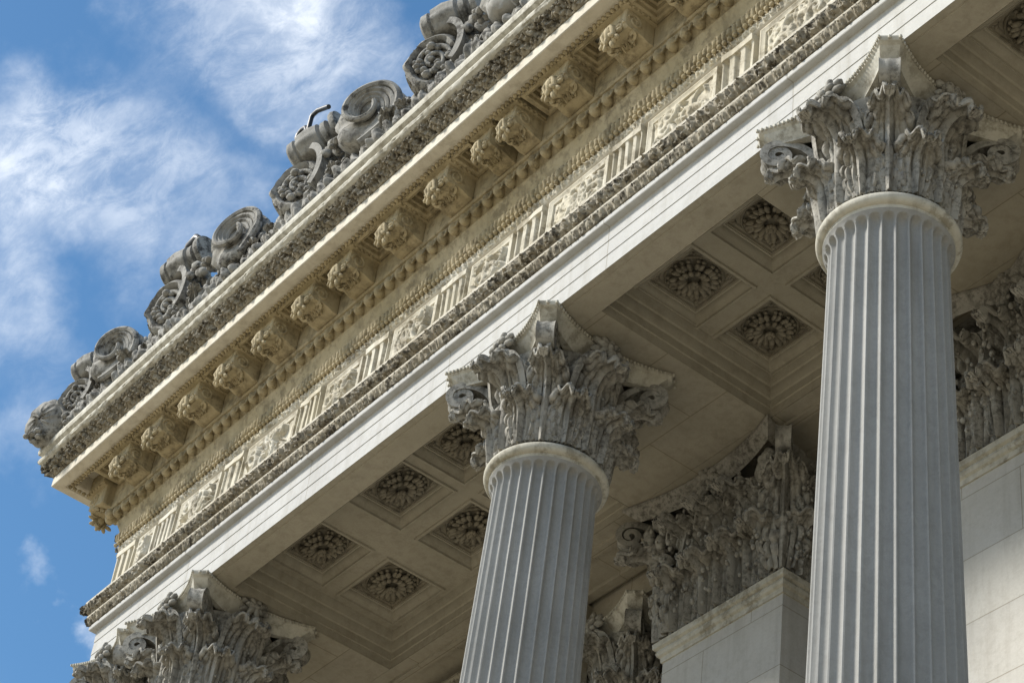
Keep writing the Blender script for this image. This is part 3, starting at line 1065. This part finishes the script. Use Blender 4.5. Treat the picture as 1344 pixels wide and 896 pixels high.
def pilaster(x0, x1, label, xdeep=1.0, carved_side=True):
    NZ, TZ = 12.0, 13.55
    t = thing('pilaster', label, 'pilaster', ((x0 + x1) / 2, PY, 0), 'pilasters against the rear wall')
    hw = (x1 - x0) / 2
    mb = MB()
    mb.box(-hw, hw, 0, xdeep, PZ, NZ)
    mb.build('shaft', M['wall'], t, 20)
    # neck moulding swept round front and right side
    pr = [(-.02, NZ - .10), (.015, NZ - .095), (.02, NZ - .045), (.045, NZ - .03), (.055, NZ + .0), (.045, NZ + .03), (.075, NZ + .045), (.08, NZ + .10), (.065, NZ + .115), (-.02, NZ + .12)]
    q = np.array(pr)
    P = np.stack([np.stack([-hw - q[:, 0], np.full(len(q), xdeep), q[:, 1]], -1), np.stack([-hw - q[:, 0], -q[:, 0], q[:, 1]], -1), np.stack([hw + q[:, 0], -q[:, 0], q[:, 1]], -1), np.stack([hw + q[:, 0], np.full(len(q), xdeep), q[:, 1]], -1)], 0)
    MB().grid(P).build('neck_moulding', M['abacus'], t, 30)
    core = MB()
    core.box(-hw + .02, hw - .02, .03, xdeep, NZ + .1, TZ - .19)
    core.box(-hw - .03, hw + .03, -.10, xdeep, TZ - .42, TZ - .195)
    cap = core.build('capital', M['capital'], t, 30)
    zb = NZ + .12
    # abacus: concave front between horns
    n = 24
    xs = np.linspace(-1, 1, n)
    lay = [(.02, TZ - .16), (.03, TZ - .145), (.06, TZ - .13), (.10, TZ - .09), (.115, TZ - .08), (.12, TZ - .07), (.15, TZ - .05), (.155, TZ - .02), (.14, TZ - .002)]
    seg = 2 if hw < 1.1 else 3
    rows = []
    for d, z in lay:
        ph = np.abs(np.cos(xs * PI * seg / 2)) if seg == 3 else np.abs(xs)
        bow = -.16 - .16 * ph ** 2
        front = np.stack([xs * (hw + .07 + d), bow - d, np.full(n, z)], -1)
        side = np.stack([np.full(8, hw + .07 + d) - .16 * np.sin(np.linspace(0, PI, 8)), np.linspace(-.32 - d, xdeep, 8), np.full(8, z)], -1)
        sideL = side[::-1] * np.array([-1, 1, 1])
        rows.append(np.concatenate([sideL[:-1], front, side[1:]], 0))
    rows.append(np.array([[p[0] * .3, xdeep, TZ - .002] for p in rows[-1]]))
    MB().grid(np.array(rows).transpose(1, 0, 2)).build('abacus', M['capital'], cap, 40)
    k = max(3, round(hw * 2 / .44))
    for i in range(k):
        link('acanthus_leaf', pl_leafL, cap, (-hw + (i + .5) * 2 * hw / k, -.03, zb), None, (1, 1.15, 1))
    for i in range(k + 1):
        x = -hw + i * 2 * hw / k
        a = 0
        if i == 0:
            a = -PI / 4
        if i == k:
            a = PI / 4
        link('acanthus_leaf', pl_leafU, cap, (x, -.02, zb), (0, 0, a), (1, 1.25, 1.0))
    for i in range(3):
        link('acanthus_leaf', pl_leafL, cap, (hw + .03, .12 + i * .3, zb), (0, 0, PI / 2))
        link('acanthus_leaf', pl_leafL, cap, (-hw - .03, .12 + i * .3, zb), (0, 0, -PI / 2))
    for i in range(2):
        link('acanthus_leaf', pl_leafU, cap, (hw + .02, .28 + i * .32, zb), (0, 0, PI / 2))
    for sx, a in ((1, -PI / 4), (-1, -3 * PI / 4)):
        link('volute', pl_vol, cap, (sx * (hw - .02), -.02, zb), (0, 0, a))
    if seg == 2:
        fx = (0,)
    else:
        fx = (-hw * .33, hw * .33)
    for x in fx:
        link('fleuron', pl_flow, cap, (x, -.22, TZ - .09))
        for s in (1, -1):
            link('volute', pl_vol, cap, (x + s * .42, -.14, zb + .02), (0, 0, 0 if s < 0 else PI), (.85, 1, .88))
    g = np.random.default_rng(int(abs(x0) * 100))
    bb = MB()
    for q_ in range(int(150 * hw)):
        z = g.uniform(zb + .1, TZ - .25)
        bb.sphere((g.uniform(-hw, hw), -.06 - .20 * (z - zb) / 1.3 - g.uniform(0, .10), z), np.array([.02, .02, .026]) * g.uniform(.6, 1.4), 7, 5)
        bb.sphere((hw + .05 + .15 * (z - zb) / 1.3 + g.uniform(0, .1), g.uniform(0, .9), z), np.array([.02, .02, .026]) * g.uniform(.6, 1.3), 7, 5)
    for sx in (-1, 1):
        for q_ in range(60):
            v = g.normal(0, 1, 3)
            v /= np.linalg.norm(v)
            bb.sphere((sx * (hw - .02) + .15 * v[0], -.13 + .15 * v[1], TZ - .33 + .17 * v[2]), np.array([.055, .055, .07]) * g.uniform(.6, 1.2), 7, 5)
    bb.build('berry_carving', M['capital'], cap, 60)['kind'] = 'stuff'
    return t


pilaster(-13.69, -12.10, 'flat pilaster with leafy capital behind the gap between the two tall columns')
pilaster(-10.15, -7.2, 'broad pilaster with leafy capital half hidden behind the largest column')

# inner column capital glimpsed in the dark behind the middle column
ic = thing('inner_column', 'dim carved capital in the dark recess just right of the middle shaft', 'column', (-15.15, 11.75, -.35))
link('shaft', m_shaft, ic)
make_capital(ic)

# carved screen wall behind the left bay
sw = thing('carved_screen', 'carved wall band under the left coffered bay, seen beside the middle shaft', 'carved band', (0, 0, 0))
mb = MB()
mb.box(-17.9, -15.3, 10.95, 11.2, PZ, 13.5)
mb.build('wall_face', M['ceiling'], sw, 20)
X, Z, H = relief(2.55, 1.5, 77, dens=40)
MB().grid(np.stack([-17.88 + X, 10.94 - H * 1.8, 11.4 + Z], -1)).build('relief_carving', M['carved'], sw, 60)
mb = MB()
for zz, rr in ((13.05, .07), (13.22, .05), (13.36, .06)):
    mb.tube([(-17.9, 10.92, zz), (-15.3, 10.92, zz)], rr, 8)
for k in range(40):
    mb.sphere((-17.86 + k * .065, 10.86, 13.13), (.03, .03, .05), 6, 5)
mb.build('rope_moulding', M['carved'], sw, 40)

# ================================================================== ROOF CRESTING
g = np.random.default_rng(12)
BZ = 16.70
# low carved plinth the ornaments stand on
pb = thing('crest_plinth', 'low leaf-carved band along the roof edge that the crest ornaments stand on', 'carved band')
sweep([(.85, 16.69), (.93, 16.72), (.945, 16.80), (.92, 16.88), (.80, 16.93)], lambda s, t: .055 * (np.abs(np.sin(s * PI / .15 + 3 * t)) - .5) * np.sin(PI * t) ** .5 + .05 * fbm(np.stack([s, t * .3, s * 0], -1), 13, 3, 2), .011, sub=16).build('leaf_band', M['crest'], pb, 60)
sweep([(.80, 16.93), (.76, 16.98), (.72, 17.12), (.62, 17.26), (.5, 17.28), (.3, 17.20), (.3, 16.72)], lambda s, t: .05 * np.abs(np.sin(s * PI / .21 + 5 * t)) * (t < .7) + .11 * fbm(np.stack([s, t * .6, s * 0], -1), 3.4, 3, 5), .016, sub=22).build('backing_wall', M['crest'], pb, 40)
tuft = MB()
x = -21.3
while x < XR:
    hgt = g.uniform(0, 1) ** 1.6
    tl = g.uniform(-.6, .6)
    Ry_ = np.array([[math.cos(tl), 0, math.sin(tl)], [0, 1, 0], [-math.sin(tl), 0, math.cos(tl)]])
    tuft.sphere((x, YF - .86 - g.uniform(0, .05) + .10 * hgt, 16.93 + .36 * hgt), np.array([.032, .04, .085]) * g.uniform(.6, 1.3), 7, 5, Ry_)
    x += g.uniform(.018, .045)
tuft.build('bud_carving', M['crest'], pb, 60)


def rotmat(a):
    return Matrix.Rotation(a, 3, 'Z')


def roundel_meshes():
    """upright scroll: a thick carved disc with a strap on its right side and a ribbed barrel on top"""
    # disc, axis along -y
    n = 56
    a = np.linspace(0, 2 * PI, n, endpoint=False)
    prof = [(.0, .17), (.30, .17), (.385, .15), (.41, .08), (.41, -.06), (.39, -.13), (.345, -.16), (.30, -.13), (.285, -.09), (.0, -.07)]
    P = np.stack([np.stack([r * np.cos(a) * .92, np.full(n, y), r * np.sin(a) * 1.08], -1) for r, y in prof], 1)
    P += .03 * fbm(P, 5, 3, 3)[..., None]
    mb = MB().grid(P, cu=True)
    for k in range(40):
        t = 2 * PI * k / 40
        mb.sphere((.405 * .92 * math.cos(t), .0, .405 * 1.08 * math.sin(t)), (.03, .13, .04), 6, 5)
    disc = mb.mesh('roundel', M['crest'], 50)
    ds = MB()
    gg = np.random.default_rng(9)
    for k in range(34):
        t, rr = gg.uniform(0, 6.28), .25 * gg.uniform(0, 1) ** .5
        ds.sphere((rr * math.cos(t), -.10 - gg.uniform(0, .05), rr * math.sin(t)), np.array([.05, .04, .035]) * gg.uniform(.6, 1.4), 7, 5)
    t = np.linspace(0, 3.4 * PI, 50)
    rr = .26 * (1 - .75 * t / t[-1])
    ds.tube(np.stack([rr * np.cos(t), np.full_like(t, -.12), rr * np.sin(t)], -1), .035, 7)
    carving = ds.mesh('disc_carving', M['crest'], 60)
    # strap: curved flat band at the right
    t = np.linspace(-.75, 1.25, 30)
    path = np.stack([.36 * np.cos(t * 1.0) + .05, .46 * np.sin(t) + .02], -1)
    st = spiral_ribbon(path, .42, .07, 1.0, 9, .01)
    strap = st.mesh('strap', M['crest'], 40)
    # barrel across the top, axis along x
    pr = [(0, -.30), (.15, -.30), (.185, -.27), (.19, -.20), (.165, -.185), (.165, -.17), (.20, -.155), (.215, -.02), (.20, .10), (.16, .115), (.16, .13), (.185, .145), (.185, .20), (.12, .215), (.10, .26), (.215, .27), (.225, .30), (.215, .335), (.06, .35), (0, .35)]
    n = 40
    a = np.linspace(0, 2 * PI, n, endpoint=False)
    P = np.stack([np.stack([np.full(n, xx), r * np.cos(a) * (1 + .05 * np.cos(a * 9) * (abs(xx + .03) < .13)), r * np.sin(a) * (1 + .05 * np.cos(a * 9) * (abs(xx + .03) < .13))], -1) for r, xx in pr], 1)
    barrel = MB().grid(P, cu=True, flip=True).mesh('barrel', M['crest'], 45)
    lf = acanthus(.5, .4, curl=2.2, start=.4, lean=.3, ridge=.04, cup=.14, seed=14, nu=25, nv=40)
    leaf = lf.mesh('base_leaf', M['crest'], 60)
    return disc, carving, strap, barrel, leaf


def shell_meshes():
    """scroll shell: parallel ribs that rise, roll over and wind into an eye; leaf at the foot"""
    mb = MB()
    a = np.linspace(-1.3, 2.3 * PI, 90)
    for k in range(4):
        R0 = .41 - .062 * k
        rad = R0 * np.exp(-.17 * np.clip(a, 0, 99)) * (1 + .05 * np.sin(a * 2.3 + k))
        tail = np.clip(-a, 0, 2)
        px = rad * np.cos(a) * .92 + .10 * tail ** 2
        pz = rad * np.sin(a) * 1.05
        y = np.full_like(a, -.20 + .018 * k) + .10 * np.clip(a / a[-1], 0, 1) * (k - 2) * .1
        mb.tube(np.stack([px, y, pz], -1), (.043 - .002 * k) * np.exp(-.06 * np.clip(a, 0, 99)), 7)
        mb.tube(np.stack([px * .98, y * 0 - .06 + .03 * k, pz * .98], -1), (.060 - .002 * k) * np.exp(-.06 * np.clip(a, 0, 99)), 7)
    # solid body behind the ribs
    n = 48
    t = np.linspace(0, 2 * PI, n, endpoint=False)
    prof = [(0, .22), (.30, .20), (.37, .12), (.385, 0), (.37, -.10), (.30, -.16), (0, -.13)]
    P = np.stack([np.stack([r * np.cos(t) * .92, np.full(n, y), r * np.sin(t) * 1.05], -1) for r, y in prof], 1)
    P += .04 * fbm(P, 5, 3, 13)[..., None]
    mb.grid(P, cu=True)
    band = mb.mesh('fluted_scroll', M['crest'], 50)
    lf = acanthus(.55, .46, curl=2.2, start=.35, lean=.35, ridge=.04, cup=.15, seed=21, nu=33, nv=48)
    leaf = lf.mesh('base_leaf', M['crest'], 60)
    fl = MB()
    gg = np.random.default_rng(4)
    for k in range(16):
        t, rr = gg.uniform(0, 6.28), .09 * gg.uniform(.2, 1)
        fl.sphere((rr * math.cos(t), gg.uniform(-.1, .1), rr * math.sin(t)), np.array([.05, .05, .035]) * gg.uniform(.7, 1.2), 7, 5)
    bud = fl.mesh('bud', M['crest'], 60)
    return band, leaf, bud


rd = roundel_meshes()
sh = shell_meshes()
CY = YF - .86


def roundel(x, label, y=CY, z=BZ, rot=0.0, s=1.0, tilt=0.0):
    t = thing('roundel_ornament', label, 'roof ornament', (x, y, z), 'crest ornaments with roundel and barrel', (0, 0, rot))
    t.scale = (s * .96, s * .96, s * .92)
    d = link('roundel', rd[0], t, (0, 0, .55), (.08 + tilt, tilt, .45), (.85, 1, .88))
    link('disc_carving', rd[1], d)
    link('strap', rd[2], t, (.10, -.02, .55), (0, 0, .2), (.88, .9, .92))
    link('barrel', rd[3], t, (.16, -.02, 1.18), (0, -.22 + tilt, .3), (1.1, 1.1, 1.1))
    link('bud', sh[2], t, (.58, .02, .78), (0, .5, .5), (1.7, 1.2, 1.7))
    link('base_leaf', rd[4], t, (.62, .05, .10), (0, .1, .8), (.6, .7, .6))
    link('base_leaf', rd[4], t, (-.38, .02, .02), (0, 0, -.4), (.5, .5, .5))
    return t


def shell_orn(x, label, y=CY, z=BZ, rot=0.0, s=1.0, tilt=0.0):
    t = thing('shell_ornament', label, 'roof ornament', (x, y, z), 'crest ornaments with a fluted shell scroll', (0, 0, rot))
    t.scale = (s * .96, s * .96, s * .92)
    link('fluted_scroll', sh[0], t, (.10, 0, .64), (.05 + tilt, .35 + 3 * tilt, .42 + 2 * tilt), (1.02, 1.1, 1.02))
    link('bud', sh[2], t, (-.30, -.08, .78), None, (.7, .7, .9))
    link('base_leaf', sh[1], t, (.48, .05, .08), (0, 0, .6), (.6, .6, .55))
    link('bud', sh[2], t, (-.36, -.12, .55), None, (.8, .8, .8))
    return t


# x measured on the y = 7.35 plane, moved to this row's plane
def onrow(x):
    return x * CY / 7.35


roundel(onrow(-13.70), 'roundel roof ornament highest in view, its barrel cut by the top edge of the photo', tilt=.05, rot=.08)
roundel(onrow(-16.15), 'roundel roof ornament with a bent black hook standing on its barrel', tilt=-.06, s=1.02)
roundel(onrow(-18.80), 'roundel roof ornament with a small dark cap on its barrel, between two shell ornaments', tilt=.09, rot=-.10)
roundel(-20.75, 'smaller roundel roof ornament next to the corner leaf at the lower left', s=.82)
shell_orn(onrow(-12.5), 'shell roof ornament at the top edge, right of the highest roundel')
shell_orn(onrow(-14.95), 'fluted shell roof ornament against the bright cloud, between the two uppermost roundels', tilt=.08, s=1.06)
shell_orn(onrow(-17.48), 'fluted shell roof ornament between the hooked roundel and the roundel with the small cap', tilt=-.08, rot=.1)
shell_orn(onrow(-20.10), 'fluted shell roof ornament nearest the building corner', tilt=.14, rot=-.12, s=.95)
cleaf = thing('corner_leaf', 'rounded ribbed shell leaf overhanging the far left corner of the cornice', 'roof ornament', (-21.12, CY - .10, 16.68), None, (.25, -.2, .3))
al = np.linspace(0, 2 * PI, 96, endpoint=False)
ph = np.linspace(-1.5, 1.5, 34)
AL, PH = np.meshgrid(al, ph, indexing='ij')
sc = np.abs(np.cos(AL * 6)) * np.cos(PH)
P = np.stack([.30 * np.cos(PH) * np.sin(AL) * (1 + .10 * sc), .17 * np.sin(PH) * (1 - .12 * np.abs(np.cos(AL * 6))), .24 + .28 * np.cos(PH) * np.cos(AL) * (1 + .10 * sc)], -1)
P += .022 * fbm(P, 6, 3, 8)[..., None]
MB().grid(P, cu=True).build('shell_leaf', M['crest'], cleaf, 60)
link('bud', sh[2], cleaf, (.34, -.02, .10), (0, 0, .4), (1.0, 1.0, 1.1))
link('bud', sh[2], cleaf, (-.06, -.16, .02), (0, 0, 1.4), (1.0, 1.0, .9))

hk = thing('iron_hook', 'bent black iron hook on top of a roof ornament', 'hook', (onrow(-16.15) - .04, CY - .10, BZ + 1.44))
hm = MB()
hm.tube([(0, 0, -.05), (0, 0, .22), (.02, 0, .25), (.12, 0, .24), (.30, .02, .17), (.33, .02, .15)], .028, 8)
hm.build('hook_bar', M['iron'], hk, 50)
hm = MB()
hm.tube([(-.03, 0, .02), (-.08, 0, .12), (-.16, 0, .15), (-.23, 0, .12), (-.24, 0, .06)], .03, 8)
hm.build('hook_arm', M['iron'], hk, 50)
kp = thing('iron_cap', 'small dark iron cap lying on the barrel of a roof ornament', 'bracket', (onrow(-18.80) + .12, CY - .06, BZ + 1.42))  # dark cap resting on top of the barrel
hm = MB()
hm.tube([(-.1, 0, .0), (-.06, 0, .05), (.1, .0, .07), (.16, 0, .02)], [.05, .06, .06, .04], 10)
hm.build('cap_body', M['iron'], kp, 50)

# ================================================================== ROOF, PODIUM, GROUND
rf = thing('roof_slab', 'flat stone roof slab behind the cornice', 'roof')
mb = MB()
mb.box(-20.3, XR, 8.3, YB, 16.2, 16.9)
mb.build('slab', M['paving'], rf, 20)
pd = thing('podium', 'stepped stone podium carrying the columns', 'podium')
mb = MB()
mb.box(-21.6, XR + 1, 7.4, 14, GZ, PZ)
for k in range(8):
    mb.box(-21.6 - .0, XR + 1, 7.4 - (k + 1) * .33, 7.4 - k * .33 - .003, GZ, PZ - (k + 1) * .36)
mb.build('steps', M['paving'], pd, 20)
gm = MB()
gm.add([(-600, -600, GZ), (600, -600, GZ), (600, 600, GZ), (-600, 600, GZ)], [(0, 1, 2, 3)])
go = gm.build('ground', M['paving'], None, 0)
tag(go, 'sandstone paved ground in front of the building', 'ground', None, 'structure')

# ================================================================== LIGHT, SKY, CAMERA
SUN_EL, SUN_DIR2 = math.radians(40), Vector((-.60, -.80, 0)).normalized()
sd = Vector((SUN_DIR2.x * math.cos(SUN_EL), SUN_DIR2.y * math.cos(SUN_EL), math.sin(SUN_EL)))
sl = bpy.data.lights.new('sun', 'SUN')
sl.energy = 3.9
sl.angle = math.radians(10)
sl.color = (1.0, .94, .84)
so = bpy.data.objects.new('sun', sl)
C.objects.link(so)
so.rotation_euler = sd.to_track_quat('Z', 'Y').to_euler()

W = bpy.data.worlds.new('World')
S.world = W
W.use_nodes = True
nt = W.node_tree
N, L = nt.nodes, nt.links
for n in list(N):
    N.remove(n)
out = N.new('ShaderNodeOutputWorld')
bg = N.new('ShaderNodeBackground')
bg.inputs['Strength'].default_value = .105
L.new(bg.outputs[0], out.inputs[0])
sky = N.new('ShaderNodeTexSky')
sky.sky_type = 'NISHITA'
sky.sun_disc = False
sky.sun_elevation = SUN_EL
sky.sun_rotation = math.atan2(sd.x, sd.y)
sky.air_density = 1.0
sky.dust_density = .4
sky.ozone_density = 2.0
tc = N.new('ShaderNodeTexCoord')
dirv = tc.outputs['Generated']


def nmath(op, a, b=None):
    n = N.new('ShaderNodeMath')
    n.operation = op
    for k, c in ((0, a), (1, b)):
        if c is None:
            continue
        if isinstance(c, (int, float)):
            n.inputs[k].default_value = c
        else:
            L.new(c, n.inputs[k])
    return n.outputs[0]


def nmr(x, a, b, c=0., d=1., smooth=True):
    n = N.new('ShaderNodeMapRange')
    n.interpolation_type = 'SMOOTHSTEP' if smooth else 'LINEAR'
    n.inputs[1].default_value, n.inputs[2].default_value = a, b
    n.inputs[3].default_value, n.inputs[4].default_value = c, d
    L.new(x, n.inputs[0])
    return n.outputs[0]


def nnoise(scale, detail, rough=.6, dist=0., stretch=None):
    n = N.new('ShaderNodeTexNoise')
    n.inputs['Scale'].default_value = scale
    n.inputs['Detail'].default_value = detail
    n.inputs['Roughness'].default_value = rough
    n.inputs['Distortion'].default_value = dist
    if stretch:
        mp = N.new('ShaderNodeMapping')
        mp.inputs['Rotation'].default_value = stretch[0]
        mp.inputs['Scale'].default_value = stretch[1]
        L.new(dirv, mp.inputs['Vector'])
        L.new(mp.outputs[0], n.inputs['Vector'])
    else:
        L.new(dirv, n.inputs['Vector'])
    return n.outputs['Fac']


def ndot(v):
    n_ = N.new('ShaderNodeVectorMath')
    n_.operation = 'DOT_PRODUCT'
    L.new(dirv, n_.inputs[0])
    n_.inputs[1].default_value = v
    return n_.outputs['Value']


# wind direction of the high cloud: noise stretched along it
along = (RIGHT * .86 - DOWN * .5).normalized()
across = (RIGHT * .5 + DOWN * .86).normalized()
cbx = N.new('ShaderNodeCombineXYZ')
L.new(nmath('MULTIPLY', ndot(along), .6), cbx.inputs[0])
L.new(ndot(across), cbx.inputs[1])
L.new(ndot(FWD.normalized()), cbx.inputs[2])


def snoise(scale, detail, rough, dist):
    n_ = N.new('ShaderNodeTexNoise')
    n_.inputs['Scale'].default_value = scale
    n_.inputs['Detail'].default_value = detail
    n_.inputs['Roughness'].default_value = rough
    n_.inputs['Distortion'].default_value = dist
    L.new(cbx.outputs[0], n_.inputs['Vector'])
    return n_.outputs['Fac']


big = nmr(snoise(22, 8, .6, .5), .30, .68, 0, 1)
wisp = nmr(snoise(70, 9, .72, .5), .36, .64, 0, 1)
BL = [(20, 215, 190, 1.0), (190, 235, 190, .62), (430, 50, 175, .92), (270, 10, 130, .55), (330, 250, 120, .30), (0, 400, 120, .45), (96, 832, 42, .55), (48, 772, 40, .25), (560, 200, 120, .35), (110, 130, 100, .35), (20, 600, 90, .28), (40, 480, 120, .2)]
wn = N.new('ShaderNodeTexNoise')
wn.inputs['Scale'].default_value = 16
wn.inputs['Detail'].default_value = 6
wn.inputs['Roughness'].default_value = .6
L.new(dirv, wn.inputs['Vector'])
wa = N.new('ShaderNodeVectorMath')
wa.operation = 'MULTIPLY_ADD'
L.new(wn.outputs['Color'], wa.inputs[0])
wa.inputs[1].default_value = (.10, .10, .10)
wa.inputs[2].default_value = (-.05, -.05, -.05)
wb = N.new('ShaderNodeVectorMath')
wb.operation = 'ADD'
L.new(dirv, wb.inputs[0])
L.new(wa.outputs[0], wb.inputs[1])
warped = wb.outputs[0]
tot = None
for px, py, r, s in BL:
    dv = pixdir(px, py)
    n = N.new('ShaderNodeVectorMath')
    n.operation = 'DISTANCE'
    L.new(warped, n.inputs[0])
    n.inputs[1].default_value = dv
    b = nmr(n.outputs['Value'], 0, r / FPX * .95, s * .95, 0)
    tot = b if tot is None else nmath('ADD', tot, b)
tot = nmath('MULTIPLY', tot, nmath('ADD', nmath('MULTIPLY', big, .66), nmath('ADD', nmath('MULTIPLY', wisp, .42), .20)))
# sky outside the photograph: broad scattered cloud
fwd = FWD.normalized()
n = N.new('ShaderNodeVectorMath')
n.operation = 'DISTANCE'
L.new(dirv, n.inputs[0])
n.inputs[1].default_value = fwd
away = nmr(n.outputs['Value'], .25, .45)
gen = nmath('MULTIPLY', nmr(nnoise(3.2, 7, .58, .3), .46, .66), away)
mask = nmr(nmath('MAXIMUM', tot, gen), 0.0, 1.15, 0, .97, False)
hs = N.new('ShaderNodeHueSaturation')
hs.inputs['Hue'].default_value = .493
hs.inputs['Saturation'].default_value = 1.2
hs.inputs['Value'].default_value = 1.05
L.new(sky.outputs[0], hs.inputs['Color'])
mx = N.new('ShaderNodeMix')
mx.data_type = 'RGBA'
L.new(mask, mx.inputs[0])
L.new(hs.outputs[0], mx.inputs[6])
mx.inputs[7].default_value = (7.2, 7.6, 8.1, 1)
L.new(mx.outputs[2], bg.inputs['Color'])

cam = bpy.data.cameras.new('camera')
co = bpy.data.objects.new('camera', cam)
C.objects.link(co)
R = Matrix((RIGHT.normalized(), -DOWN.normalized(), -FWD.normalized())).transposed()
co.matrix_world = R.to_4x4()
cam.sensor_width = 36
cam.sensor_fit = 'HORIZONTAL'
cam.lens = FPX / 1344 * 36
cam.clip_start = .1
cam.clip_end = 3000
S.camera = co
S.view_settings.view_transform = 'Standard'
S.view_settings.look = 'None'
S.view_settings.gamma = 1
S.view_settings.exposure = 0.6
